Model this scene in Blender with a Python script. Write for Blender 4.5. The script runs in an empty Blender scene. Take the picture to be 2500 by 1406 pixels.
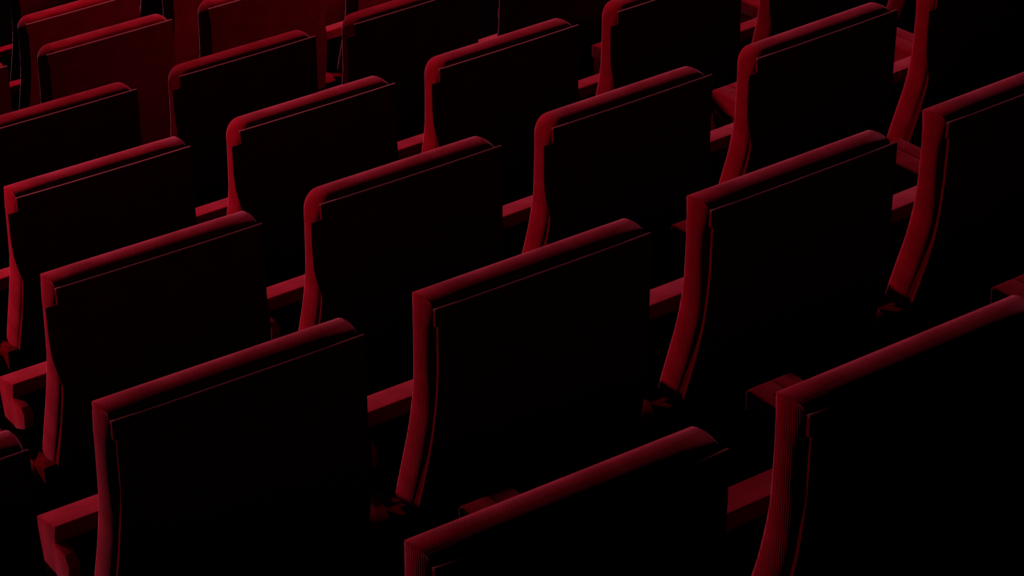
import bpy, bmesh, math, random
from mathutils import Vector, Matrix

scene = bpy.context.scene
col = scene.collection
R = math.radians

# ------------------------------------------------------------------ materials
def new_mat(name):
    m = bpy.data.materials.new(name); m.use_nodes = True
    nt = m.node_tree; b = nt.nodes['Principled BSDF']
    return m, nt, b

def velvet(name, dark, light, sheen, rough=0.85, rib=1.0):
    """ribbed red theatre plush: fine cords, soft cloudy nap, pale sheen"""
    m, nt, b = new_mat(name)
    N = nt.nodes; L = nt.links
    tc = N.new('ShaderNodeTexCoord')
    # fine cords of a diagonal weave: upright on the end faces, slanting across the tops
    sx = N.new('ShaderNodeSeparateXYZ'); L.new(tc.outputs['Object'], sx.inputs[0])
    dg = N.new('ShaderNodeMath'); dg.operation = 'MULTIPLY_ADD'; dg.inputs[1].default_value = -0.557
    L.new(sx.outputs['Y'], dg.inputs[0]); L.new(sx.outputs['X'], dg.inputs[2])
    zz = N.new('ShaderNodeMath'); zz.operation = 'MULTIPLY'; zz.inputs[1].default_value = 0.015
    L.new(sx.outputs['Z'], zz.inputs[0])
    cb = N.new('ShaderNodeCombineXYZ'); L.new(dg.outputs[0], cb.inputs['X']); L.new(zz.outputs[0], cb.inputs['Y'])
    w = N.new('ShaderNodeTexWave'); w.wave_type = 'BANDS'; w.bands_direction = 'X'
    w.inputs['Scale'].default_value = 95.0; w.inputs['Distortion'].default_value = 1.5
    w.inputs['Detail'].default_value = 2.0; w.inputs['Detail Scale'].default_value = 3.0
    L.new(cb.outputs[0], w.inputs['Vector'])
    nz = N.new('ShaderNodeTexNoise'); nz.inputs['Scale'].default_value = 16.0
    nz.inputs['Detail'].default_value = 5.0; nz.inputs['Roughness'].default_value = 0.6
    L.new(tc.outputs['Object'], nz.inputs['Vector'])
    # colour: cords x cloudy nap
    a1 = N.new('ShaderNodeMath'); a1.operation = 'MULTIPLY_ADD'
    L.new(w.outputs['Fac'], a1.inputs[0]); a1.inputs[1].default_value = 0.32 * rib
    L.new(nz.outputs['Fac'], a1.inputs[2])
    rp = N.new('ShaderNodeValToRGB')
    rp.color_ramp.elements[0].position = 0.30; rp.color_ramp.elements[0].color = (*dark, 1)
    rp.color_ramp.elements[1].position = 0.95; rp.color_ramp.elements[1].color = (*light, 1)
    L.new(a1.outputs[0], rp.inputs['Fac']); L.new(rp.outputs['Color'], b.inputs['Base Color'])
    b.inputs['Roughness'].default_value = rough
    b.inputs['Specular IOR Level'].default_value = 0.0
    b.inputs['Sheen Roughness'].default_value = 0.35
    b.inputs['Sheen Tint'].default_value = (1.0, 0.20, 0.34, 1)
    sw = N.new('ShaderNodeMath'); sw.operation = 'MULTIPLY_ADD'
    L.new(a1.outputs[0], sw.inputs[0]); sw.inputs[1].default_value = sheen; sw.inputs[2].default_value = sheen * 0.2
    L.new(sw.outputs[0], b.inputs['Sheen Weight'])
    bp = N.new('ShaderNodeBump'); bp.inputs['Strength'].default_value = 0.25 * rib
    bp.inputs['Distance'].default_value = 0.0012
    L.new(w.outputs['Fac'], bp.inputs['Height']); L.new(bp.outputs['Normal'], b.inputs['Normal'])
    return m

MV = velvet('red_ribbed_velvet', (0.050, 0.0001, 0.0006), (0.090, 0.0006, 0.0025), 0.12)
MP = velvet('red_panel_cloth', (0.026, 0.0001, 0.0004), (0.050, 0.0004, 0.0014), 0.03, rib=0.8)
MT = velvet('pink_red_sheen_edge', (0.055, 0.0045, 0.0065), (0.080, 0.008, 0.011), 0.10, rib=0.4)  # paler pink stands for grazing sheen along the panel's top edge
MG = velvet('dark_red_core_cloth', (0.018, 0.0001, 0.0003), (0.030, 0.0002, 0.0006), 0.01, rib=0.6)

def plain(name, c, rough, metallic=0.0, noise=0.3):
    m, nt, b = new_mat(name); N = nt.nodes; L = nt.links
    tc = N.new('ShaderNodeTexCoord'); nz = N.new('ShaderNodeTexNoise')
    nz.inputs['Scale'].default_value = 30; nz.inputs['Detail'].default_value = 4
    L.new(tc.outputs['Object'], nz.inputs['Vector'])
    rp = N.new('ShaderNodeValToRGB')
    rp.color_ramp.elements[0].color = (*[v * (1 - noise) for v in c], 1)
    rp.color_ramp.elements[1].color = (*[v * (1 + noise) for v in c], 1)
    L.new(nz.outputs['Fac'], rp.inputs['Fac']); L.new(rp.outputs['Color'], b.inputs['Base Color'])
    b.inputs['Roughness'].default_value = rough; b.inputs['Metallic'].default_value = metallic
    b.inputs['Specular IOR Level'].default_value = 0.0
    return m
MB = plain('black_painted_steel_and_shade', (0.0010, 0.0002, 0.00025), 0.8)  # steel of the pan; also the shade painted behind the cushion
MF = plain('black_carpet', (0.0004, 0.0001, 0.00012), 1.0)

# ------------------------------------------------------------------ helpers
def lerp_tab(tab, v):
    """piecewise-linear table of (key, value), keys descending (z goes down)"""
    if v >= tab[0][0]: return tab[0][1]
    for (a, fa), (b, fb) in zip(tab, tab[1:]):
        if v >= b:
            t = (a - v) / (a - b); return fa + (fb - fa) * t
    return tab[-1][1]

def smooth_tab(tab, v, h=0.02):
    return (lerp_tab(tab, v - h) + 2 * lerp_tab(tab, v) + lerp_tab(tab, v + h)) / 4.0

def obj(name, bm, mat, parent=None, smooth=True, angle=35, bevel=0, seg=2):
    bmesh.ops.recalc_face_normals(bm, faces=bm.faces[:])
    if bevel:
        es = [e for e in bm.edges if len(e.link_faces) == 2 and e.calc_face_angle(0) > R(30)]
        bmesh.ops.bevel(bm, geom=es, offset=bevel, segments=seg, profile=0.5, affect='EDGES')
    me = bpy.data.meshes.new(name)
    if smooth:
        for f in bm.faces: f.smooth = True
        for e in bm.edges:
            if len(e.link_faces) == 2 and e.calc_face_angle(0) > R(angle): e.smooth = False
    bm.to_mesh(me); bm.free()
    me.materials.append(mat)
    o = bpy.data.objects.new(name, me); col.objects.link(o)
    if parent: o.parent = parent
    return o

def extrude_x(poly, xs, sag=0.0, xc=0.26, half=0.28):
    """closed (y,z) polygon swept along x through the stations xs"""
    bm = bmesh.new(); rings = []
    for x in xs:
        dy = -sag * (1 - ((x - xc) / half) ** 2)
        rings.append([bm.verts.new((x, y + dy, z)) for y, z in poly])
    n = len(poly)
    for a, b in zip(rings, rings[1:]):
        for k in range(n):
            bm.faces.new((a[k], a[(k + 1) % n], b[(k + 1) % n], b[k]))
    return bm, rings

def cap_strip(bm, ring, n_out):
    """cap a ring made of n_out outer points then n_out inner points reversed"""
    m = len(ring)
    for k in range(n_out - 1):
        bm.faces.new((ring[k], ring[k + 1], ring[m - 2 - k], ring[m - 1 - k]))

# ------------------------------------------------------------------ seat dimensions (metres, z=0 is the top of the back)
FLOOR = -0.96
YF = [(0.0, .089), (-.03, .077), (-.06, .072), (-.15, .071), (-.20, .073), (-.25, .078), (-.30, .085), (-.35, .098), (-.40, .111), (-.475, .130)]
YB = [(0.0, .011), (-.038, .011), (-.060, .015), (-.12, .016), (-.20, .010), (-.25, .010), (-.30, .018), (-.40, .042), (-.495, .076)]
XL = [(0.0, -.001), (-.05, -.009), (-.20, -.012), (-.30, -.018), (-.50, -.024)]
SO = [(0.0, .0), (-.20, .000), (-.25, -.002), (-.30, .005), (-.35, .014), (-.40, .025), (-.497, .050)]
XS = [(-.0395, .006), (-.15, .005), (-.20, .001), (-.25, -.006), (-.40, -.016), (-.50, -.021)]
WID = 0.52

def back_cushion_bm(rl, rr):
    """upholstered back: rl / rr = radius of the upper left / upper right corner"""
    zb = -0.475
    def side_pts(r):
        """from the foot of one side up, round the corner, to the middle of the top (u = distance inward)"""
        pts = []
        zs = [zb, zb + .004, -.45, -.42, -.385, -.35, -.32, -.29, -.26, -.23, -.20, -.17, -.14, -.115, -.10, -.085, -.065]
        zs = [z for z in zs if z < -r - 0.012] + ([-r - 0.006] if r > 0.01 else [-.05, -.036, -.02, -.010])
        for z in zs: pts.append((0.0, z, 0.0))
        nseg = 8 if r > 0.01 else 3
        for k in range(nseg + 1):
            a = (math.pi / 2) * k / nseg
            pts.append((r * (1 - math.cos(a)), -r + r * math.sin(a), a))
        for u in (0.07, 0.12, 0.18, 0.24):
            pts.append((u, 0.0, math.pi / 2))
        return pts
    n1, n2 = side_pts(rl), side_pts(rr)
    # equal number of points on both halves so that the caps can be bridged
    def widen(a, b):
        while len(a) < len(b):
            a.insert(-1, ((a[-2][0] + a[-1][0]) / 2, 0.0, math.pi / 2))
    widen(n1, n2); widen(n2, n1)
    layers = [(0.000, 0.0120, 0.0110), (0.031, 0.0060, 0.0050), (0.077, 0.0030, 0.0000), (0.167, 0.0012, -0.0048), (0.295, 0.0000, -0.0080), (0.436, 0.0000, -0.0098), (0.564, 0.0010, -0.0102),
              (0.679, 0.0025, -0.0097), (0.769, 0.0040, -0.0086), (0.846, 0.0060, -0.0068), (0.904, 0.0080, -0.0042), (0.949, 0.0110, -0.0004), (0.981, 0.0140, 0.0045), (0.997, 0.0180, 0.0110)]
    bm = bmesh.new(); rings = []
    for a, si, ti in layers:
        ring = []
        for pts, sgn in ((n1, 1), (list(reversed(n2)), -1)):
            for u, z, ang in pts:
                xl = lerp_tab(XL, z)
                foot = max(0.0, min(1.0, (-.40 - z) / .075))
                zz = z - foot * 0.018 * a
                inset_x = si * math.cos(ang); inset_z = ti * math.sin(ang) + (si if z <= zb else 0) * -1
                # broad shoulder: the dome of the top dies out towards the ends
                if ang > 0 and ti < 0:
                    inset_z *= min(1.0, 0.55 + u / 0.10)
                x = (xl + u + inset_x) if sgn > 0 else (WID - xl - u - inset_x)
                zz2 = zz - inset_z
                yf = smooth_tab(YF, z, .018); yb = smooth_tab(YB, z, .010)
                ring.append(bm.verts.new((x, yf + (yb - yf) * a, zz2)))
        rings.append(ring)
    n = len(rings[0])
    for A, B in zip(rings, rings[1:]):
        for k in range(n):
            bm.faces.new((A[k], A[(k + 1) % n], B[(k + 1) % n], B[k]))
    for ring in (rings[0], rings[-1]):
        for k in range(n // 2 - 1):
            bm.faces.new((ring[k], ring[k + 1], ring[n - 2 - k], ring[n - 1 - k]))
    return bm

SAG = .003
def xs_range(a, b, n): return [a + (b - a) * k / n for k in range(n + 1)]

XS_RIGHT = [(-.0395, 0), (-.20, 0), (-.25, -.005), (-.40, -.015), (-.50, -.021)]
XS_WIDE = [(-.0395, -.029), (-.12, -.029), (-.17, -.026), (-.21, -.017), (-.25, -.008), (-.40, -.016), (-.50, -.021)]

def lower_shell_bm(wide):
    zs = [-.0395 - (.497 - .0395) * k / 22 for k in range(23)]
    out = [(smooth_tab(SO, z, .015), z) for z in zs]
    inn = [(y + .007, z) for y, z in out]
    poly = out + inn[::-1]
    bm, rings = extrude_x(poly, xs_range(0.0, WID, 16), sag=SAG)
    for r in (rings[0], rings[-1]): cap_strip(bm, r, len(out))
    tab = XS_WIDE if wide else XS
    for v in bm.verts:        # the shell follows the outline of the cushion; the wide kind has a flaring left ear with a thin rim
        k = 1 - v.co.x / (WID / 2)
        v.co.x += lerp_tab(tab if k > 0 else XS_RIGHT, v.co.z) * k
        if wide and v.co.z > -.23 and v.co.x < .001:
            base = smooth_tab(SO, v.co.z, .015)
            if v.co.y > base + .004: v.co.y = base + .0012
    return bm

def upper_panel_bm():
    out = [(0, -.004), (0, -.02), (0, -.039)]
    inn = [(.008, -.004), (.008, -.02), (.008, -.039)]
    bm, rings = extrude_x(out + inn[::-1], xs_range(0, WID, 16), sag=SAG)
    for r in (rings[0], rings[-1]): cap_strip(bm, r, 3)
    return bm

def sheen_edge_bm():
    prof = [(-.0002, -.0040), (-.0004, -.0022), (.0008, -.0012), (.0070, -.0012), (.0082, -.0022), (.0082, -.0040)]  # thin strip added on the panel top to carry the painted sheen
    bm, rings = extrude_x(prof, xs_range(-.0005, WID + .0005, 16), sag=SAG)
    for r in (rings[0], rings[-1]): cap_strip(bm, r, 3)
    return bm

def core_bm():
    zs = [-.215 - (.494 - .215) * k / 14 for k in range(15)]
    out = [(smooth_tab(SO, z, .015) + .004, z) for z in zs]
    inn = [(smooth_tab(YB, z, .01) + .006, z) for z in zs]
    bm, rings = extrude_x(out + inn[::-1], [.005, .13, .26, .39, WID - .005])
    for r in (rings[0], rings[-1]): cap_strip(bm, r, len(out))
    for v in bm.verts:
        v.co.x += lerp_tab(XS, v.co.z) * (1 - v.co.x / (WID / 2))
    return bm

def prism_x(poly, x0, x1):
    bm = bmesh.new()
    a = [bm.verts.new((x0, y, z)) for y, z in poly]; b = [bm.verts.new((x1, y, z)) for y, z in poly]
    n = len(poly)
    bm.faces.new(a); bm.faces.new(b[::-1])
    for k in range(n): bm.faces.new((a[k], b[k], b[(k + 1) % n], a[(k + 1) % n]))
    return bm

SEAT_POLY = [(.397, -.430), (.391, -.421), (.308, -.401), (.304, -.406), (.316, -.470), (.300, -.600),
             (.230, -.700), (.235, -.735), (.290, -.740), (.330, -.700), (.372, -.560)]
PAN_POLY = [(.397, -.440), (.408, -.446), (.392, -.560), (.350, -.705), (.300, -.760), (.215, -.752), (.212, -.742), (.290, -.744), (.334, -.702), (.377, -.560)]
ARM_L = (-.100, -.047); ARM_R = (.505, .568)
PAD_POLY = [(.708, -.500), (.700, -.4935), (.12, -.4935), (.085, -.505), (.085, -.545), (.11, -.552), (.69, -.552), (.706, -.540)]
FRAME_POLY = [(.700, -.552), (.700, -.598), (.665, -.640), (.420, -.690), (.400, FLOOR + .02), (.450, FLOOR + .02), (.450, FLOOR),
              (.110, FLOOR), (.110, FLOOR + .02), (.160, FLOOR + .02), (.150, -.600), (.100, -.552)]

def make_seat(rl, rr, wide):
    t = bpy.data.objects.new('theatre_seat', None); col.objects.link(t)
    t.empty_display_size = 0.1
    off = -FLOOR           # the empty stands on the floor; parts are shifted up so that z=0 is the floor
    parts = []
    def add(name, bm, mat, parent=None, **k):
        bmesh.ops.translate(bm, verts=bm.verts[:], vec=(0, 0, off))
        o = obj(name, bm, mat, parent or t, **k); return o
    add('back_cushion', back_cushion_bm(rl, rr), MV, angle=50)
    sh = add('back_shell', lower_shell_bm(wide), MP, angle=40)
    hp = add('head_panel', upper_panel_bm(), MP, angle=40)
    add('head_sheen_edge', sheen_edge_bm(), MT, hp, angle=60)  # added strip, edge sheen put into its colour
    add('back_core', core_bm(), MG, angle=40)
    sc = add('seat_cushion', prism_x(SEAT_POLY, 0.0, .492), MV, bevel=.004, seg=3, angle=50)
    add('seat_pan', prism_x(PAN_POLY, 0.012, .480), MB, sc, bevel=.002, angle=40)
    add('seat_shade_plate', prism_x([(.302, -.436), (.3150, -.470), (.2990, -.600), (.2290, -.700), (.222, -.700), (.291, -.600), (.303, -.470)], 0.014, .478), MB, sc, smooth=False)  # added black plate, paints the shade on the cushion's rear face
    for x0, x1 in ((-.002, .022), (.470, .494)):
        add('hinge_cover', prism_x([(.330, -.440), (.268, -.446), (.252, -.462), (.256, -.500), (.320, -.530)], x0, x1), MV, bevel=.004, seg=3, angle=50)
    for x0, x1 in (ARM_L, ARM_R):
        fr = add('side_frame', prism_x(FRAME_POLY, x0 + .006, x1 - .006), MG, bevel=.003, angle=40)
        add('arm_pad', prism_x(PAD_POLY, x0, x1), MV, fr, bevel=.006, seg=3, angle=50)
    # hinge brackets that carry the back and the tipped-up cushion between the two side frames
    for x0, x1 in ((ARM_L[1] - .006, -.002), (.494, ARM_R[0] + .006)):
        add('hinge_bracket', prism_x([(.050, -.475), (.300, -.560), (.300, -.640), (.110, -.640), (.050, -.540)], x0, x1), MG, bevel=.003, angle=40)
    return t

def copy_tree(o, parent=None):
    c = o.copy(); col.objects.link(c)
    if parent: c.parent = parent
    for ch in list(o.children): copy_tree(ch, c)
    return c

# ------------------------------------------------------------------ the raked, curved rows
CAM_TILT = 29.6602; FOC = 6069.917
A0 = R(33.68283); KAP = .023156; X0, Y0, Z0 = -.665119, 2.385153, -2.01666
DR, DZ, WP = 1.065262, -.330514, .676309
S = {0: 0.0, 1: .67429, 2: 1.011366, 3: 1.34966, 4: 1.687276, 5: 2.36667, 6: 2.7042, 7: 3.105}
DD = {0: 0, 1: 0, 2: -.036, 3: -.0581, 4: -.07425, 5: -.04717, 6: -.125, 7: -.16}
DZR = {0: 0, 1: 0, 2: -.0008, 3: -.0041, 4: -.0055, 5: -.0115, 6: -.013, 7: -.015}
LIFT = 6.0            # raise everything so that the lowest tier is above z = 0

def arc_point(s, off):
    rad = 1 / KAP - off; da = s / rad
    lx = rad * math.sin(da); ly = 1 / KAP - rad * math.cos(da)
    x = X0 + lx * math.cos(A0) - ly * math.sin(A0); y = Y0 + lx * math.sin(A0) + ly * math.cos(A0)
    return x, y, A0 + da

def row_off(r): return r * DR + DD[r]
def row_z(r): return Z0 + r * DZ + DZR[r] + LIFT

def seat_pose(r, i):
    x, y, a = arc_point(i * WP + S[r], row_off(r))
    return Vector((x, y, row_z(r) + FLOOR)), a + (WID / 2) / (1 / KAP - r * DR)

GROUP = 'red velvet theatre seats in curved raked rows'
SHARP, ROUND = (.004, .010), (.040, .034)
sharp_set = {(0, 1), (0, 2), (0, 3), (0, 4), (1, 4), (1, -1), (1, 0), (1, 1), (1, 2), (1, 3), (2, 0), (3, 0)}
layout = {0: (1, 2, 3, 4), 1: (-1, 0, 1, 2, 3, 4), 2: (0, 1, 2, 3, 4, 5), 3: (0, 1, 2, 3, 4, 5), 4: (0, 1, 2, 3, 4), 5: (-1, 0, 1, 2), 6: (0, 1, 2), 7: (0, 1)}
LABELS = {
 (0, 1): 'red theatre seat in the nearest row, its corner at the bottom centre edge',
 (0, 2): 'red theatre seat in the nearest row, its side lit, filling the bottom right corner',
 (0, 3): 'nearest-row theatre seat cut off at right, only its armrests showing above the lit rail',
 (0, 4): 'dark theatre seat at the right edge in the nearest row, only an armrest showing',
 (1, -1): 'theatre seat cut by the left edge low down, only its rail end showing',
 (1, 0): 'sharp-cornered red theatre seat at lower left with bright side, leftmost large back',
 (1, 1): 'sharp-cornered red theatre seat in the centre of the photo, lower edge of back visible',
 (1, 2): 'sharp-cornered red theatre seat right of centre, full curved side down to its foot visible',
 (1, 3): 'sharp-cornered red theatre seat at the right edge with a broad dark red side',
 (1, 4): 'theatre seat beyond the right edge, only its armrest showing in the gap beside another',
 (2, 0): 'red theatre seat near left edge, thin side strip very bright down to its foot',
 (2, 1): 'round-cornered red theatre seat left of centre with a notch under its corner',
 (2, 2): 'round-cornered red theatre seat just above the central sharp-cornered back, curved side narrowing',
 (2, 3): 'round-cornered red theatre seat at upper right, its whole top rail just inside the frame',
 (2, 4): 'red theatre seat at top right, broad side strip leaning left, rail out of frame',
 (2, 5): 'theatre seat at the top right corner, only black shell or armrest in view',
 (3, 0): 'red theatre seat touching the left edge at mid height with a sliver-thin bright side',
 (3, 1): 'round-cornered red theatre seat upper left, thin bright side, behind the long left rail',
 (3, 2): 'round-cornered red theatre seat top centre, rail ending left of a cropped seat',
 (3, 3): 'round-cornered red theatre seat cropped by the top edge, right of centre',
 (3, 4): 'red theatre seat at the top edge right, only its narrow side strip and bands visible',
 (3, 5): 'theatre seat at top edge right, a short piece of side above a rail end',
 (4, 0): 'theatre seat cut by the left edge, black back, rail end near upper left',
 (4, 1): 'small round-cornered theatre seat upper left, dim side tab, black back reddening at right',
 (4, 2): 'small theatre seat at the top edge with dim side tab and near-black back',
 (4, 3): 'dark theatre seat at top centre, visible only as a thin upright red line',
 (4, 4): 'unlit theatre seat at the top edge, right of the thin upright red line',
 (5, -1): 'small theatre seat at the upper left edge, only a rail end and dim red back',
 (5, 0): 'small theatre seat top left, whole rail visible, dark red back brightening to the right',
 (5, 1): 'small theatre seat at the top edge, black left side and dark red back',
 (5, 2): 'dim theatre seat at the top edge, mostly hidden, ribbed red band beside it',
 (6, 0): 'small theatre seat in the top left corner, black left side, dark red back',
 (6, 1): 'dim red theatre seat back at the top edge right of a black gap',
 (6, 2): 'very dim red theatre seat back at the top edge above a ribbed band',
 (7, 0): 'farthest red theatre seat back at the very top left, behind all others',
 (7, 1): 'farthest dim theatre seat strip at the top edge, just left of a black gap',
}
protos = {}
for r, idx in layout.items():
    for i in idx:
        kind = ((r, i) in sharp_set, 2 <= r <= 4)
        if kind not in protos:
            protos[kind] = o = make_seat(*(SHARP if kind[0] else ROUND), kind[1])
        else:
            o = copy_tree(protos[kind])
        p, a = seat_pose(r, i)
        o.location = p; o.rotation_euler = (0, 0, a)
        o['label'] = LABELS[(r, i)]
        o['category'] = 'theatre seat'; o['group'] = GROUP

# ------------------------------------------------------------------ stepped floor: one black carpeted tier under each row
bm = bmesh.new()
def tier_edge(off): return [arc_point(s, off)[:2] for s in [(-6 + 18 * k / 36) for k in range(37)]]
rows = list(range(0, 8))
prev = None
for r in rows:
    z = row_z(r) + FLOOR
    o0 = row_off(r) - 0.22; o1 = (row_off(r + 1) if r + 1 in DD else row_off(r) + 1.06) - 0.22
    if r == 0: o0 -= 1.2
    if r == rows[-1]: o1 += 4.0
    e0 = [bm.verts.new((x, y, z)) for x, y in tier_edge(o0)]
    e1 = [bm.verts.new((x, y, z)) for x, y in tier_edge(o1)]
    for k in range(36): bm.faces.new((e0[k], e0[k + 1], e1[k + 1], e1[k]))
    if prev:
        for k in range(36): bm.faces.new((prev[k], prev[k + 1], e0[k + 1], e0[k]))
    prev = e1
# underside so that the tiers are a solid block
zb = row_z(7) + FLOOR - 0.4
fl = [bm.verts.new((x, y, zb)) for x, y in tier_edge(row_off(0) - 1.42)]
bl = [bm.verts.new((x, y, zb)) for x, y in tier_edge(row_off(7) + 1.06 - .22 + 4)]
for k in range(36): bm.faces.new((fl[k], fl[k + 1], bl[k + 1], bl[k]))
floor = obj('floor', bm, MF, smooth=False); floor['kind'] = 'structure'

# ------------------------------------------------------------------ light
def lamp(name, s, off, z, energy, size, color=(1, .93, .95), aim=None, spot=None, blend=.3):
    x, y, a = arc_point(s, off)
    if spot:
        ld = bpy.data.lights.new(name, 'SPOT'); ld.spot_size = R(spot); ld.spot_blend = blend
        ld.shadow_soft_size = size
    else:
        ld = bpy.data.lights.new(name, 'POINT'); ld.shadow_soft_size = size
    ld.energy = energy; ld.color = color
    o = bpy.data.objects.new(name, ld); col.objects.link(o); o.location = (x, y, z)
    if aim:
        ax, ay, _ = arc_point(aim[0], aim[1]); d = Vector((ax, ay, aim[2])) - o.location
        o.rotation_euler = d.to_track_quat('-Z', 'Y').to_euler()
    return o
ZR0 = Z0 + LIFT
lamp('stage_key_lamp', 4.0, 9.0, ZR0 + 3.0, 4300, .25)
lamp('side_lamp', -1.3, 5.1, ZR0 + .1, 1900, .10, aim=(1.5, 1.4, ZR0 - .9), spot=88, blend=.7)
lamp('aisle_lamp', 7.0, 4.05, ZR0 - .9, 1200, .15, aim=(2.2, 6.0, ZR0 - 2.1), spot=44, blend=.4)

w = bpy.data.worlds.new('World'); scene.world = w; w.use_nodes = True
w.node_tree.nodes['Background'].inputs['Color'].default_value = (0, 0, 0, 1)
w.node_tree.nodes['Background'].inputs['Strength'].default_value = 0.0

# ------------------------------------------------------------------ camera
cd = bpy.data.cameras.new('camera'); cam = bpy.data.objects.new('camera', cd); col.objects.link(cam)
cd.sensor_width = 36; cd.lens = FOC / 2500 * 36; cd.clip_start = .05; cd.clip_end = 200
cam.location = (0, 0, LIFT); cam.rotation_euler = (R(90 - CAM_TILT), 0, 0)
scene.camera = cam
scene.view_settings.view_transform = 'Standard'; scene.view_settings.look = 'None'
scene.view_settings.gamma = 1; scene.view_settings.use_curve_mapping = False
scene.view_settings.exposure = 0
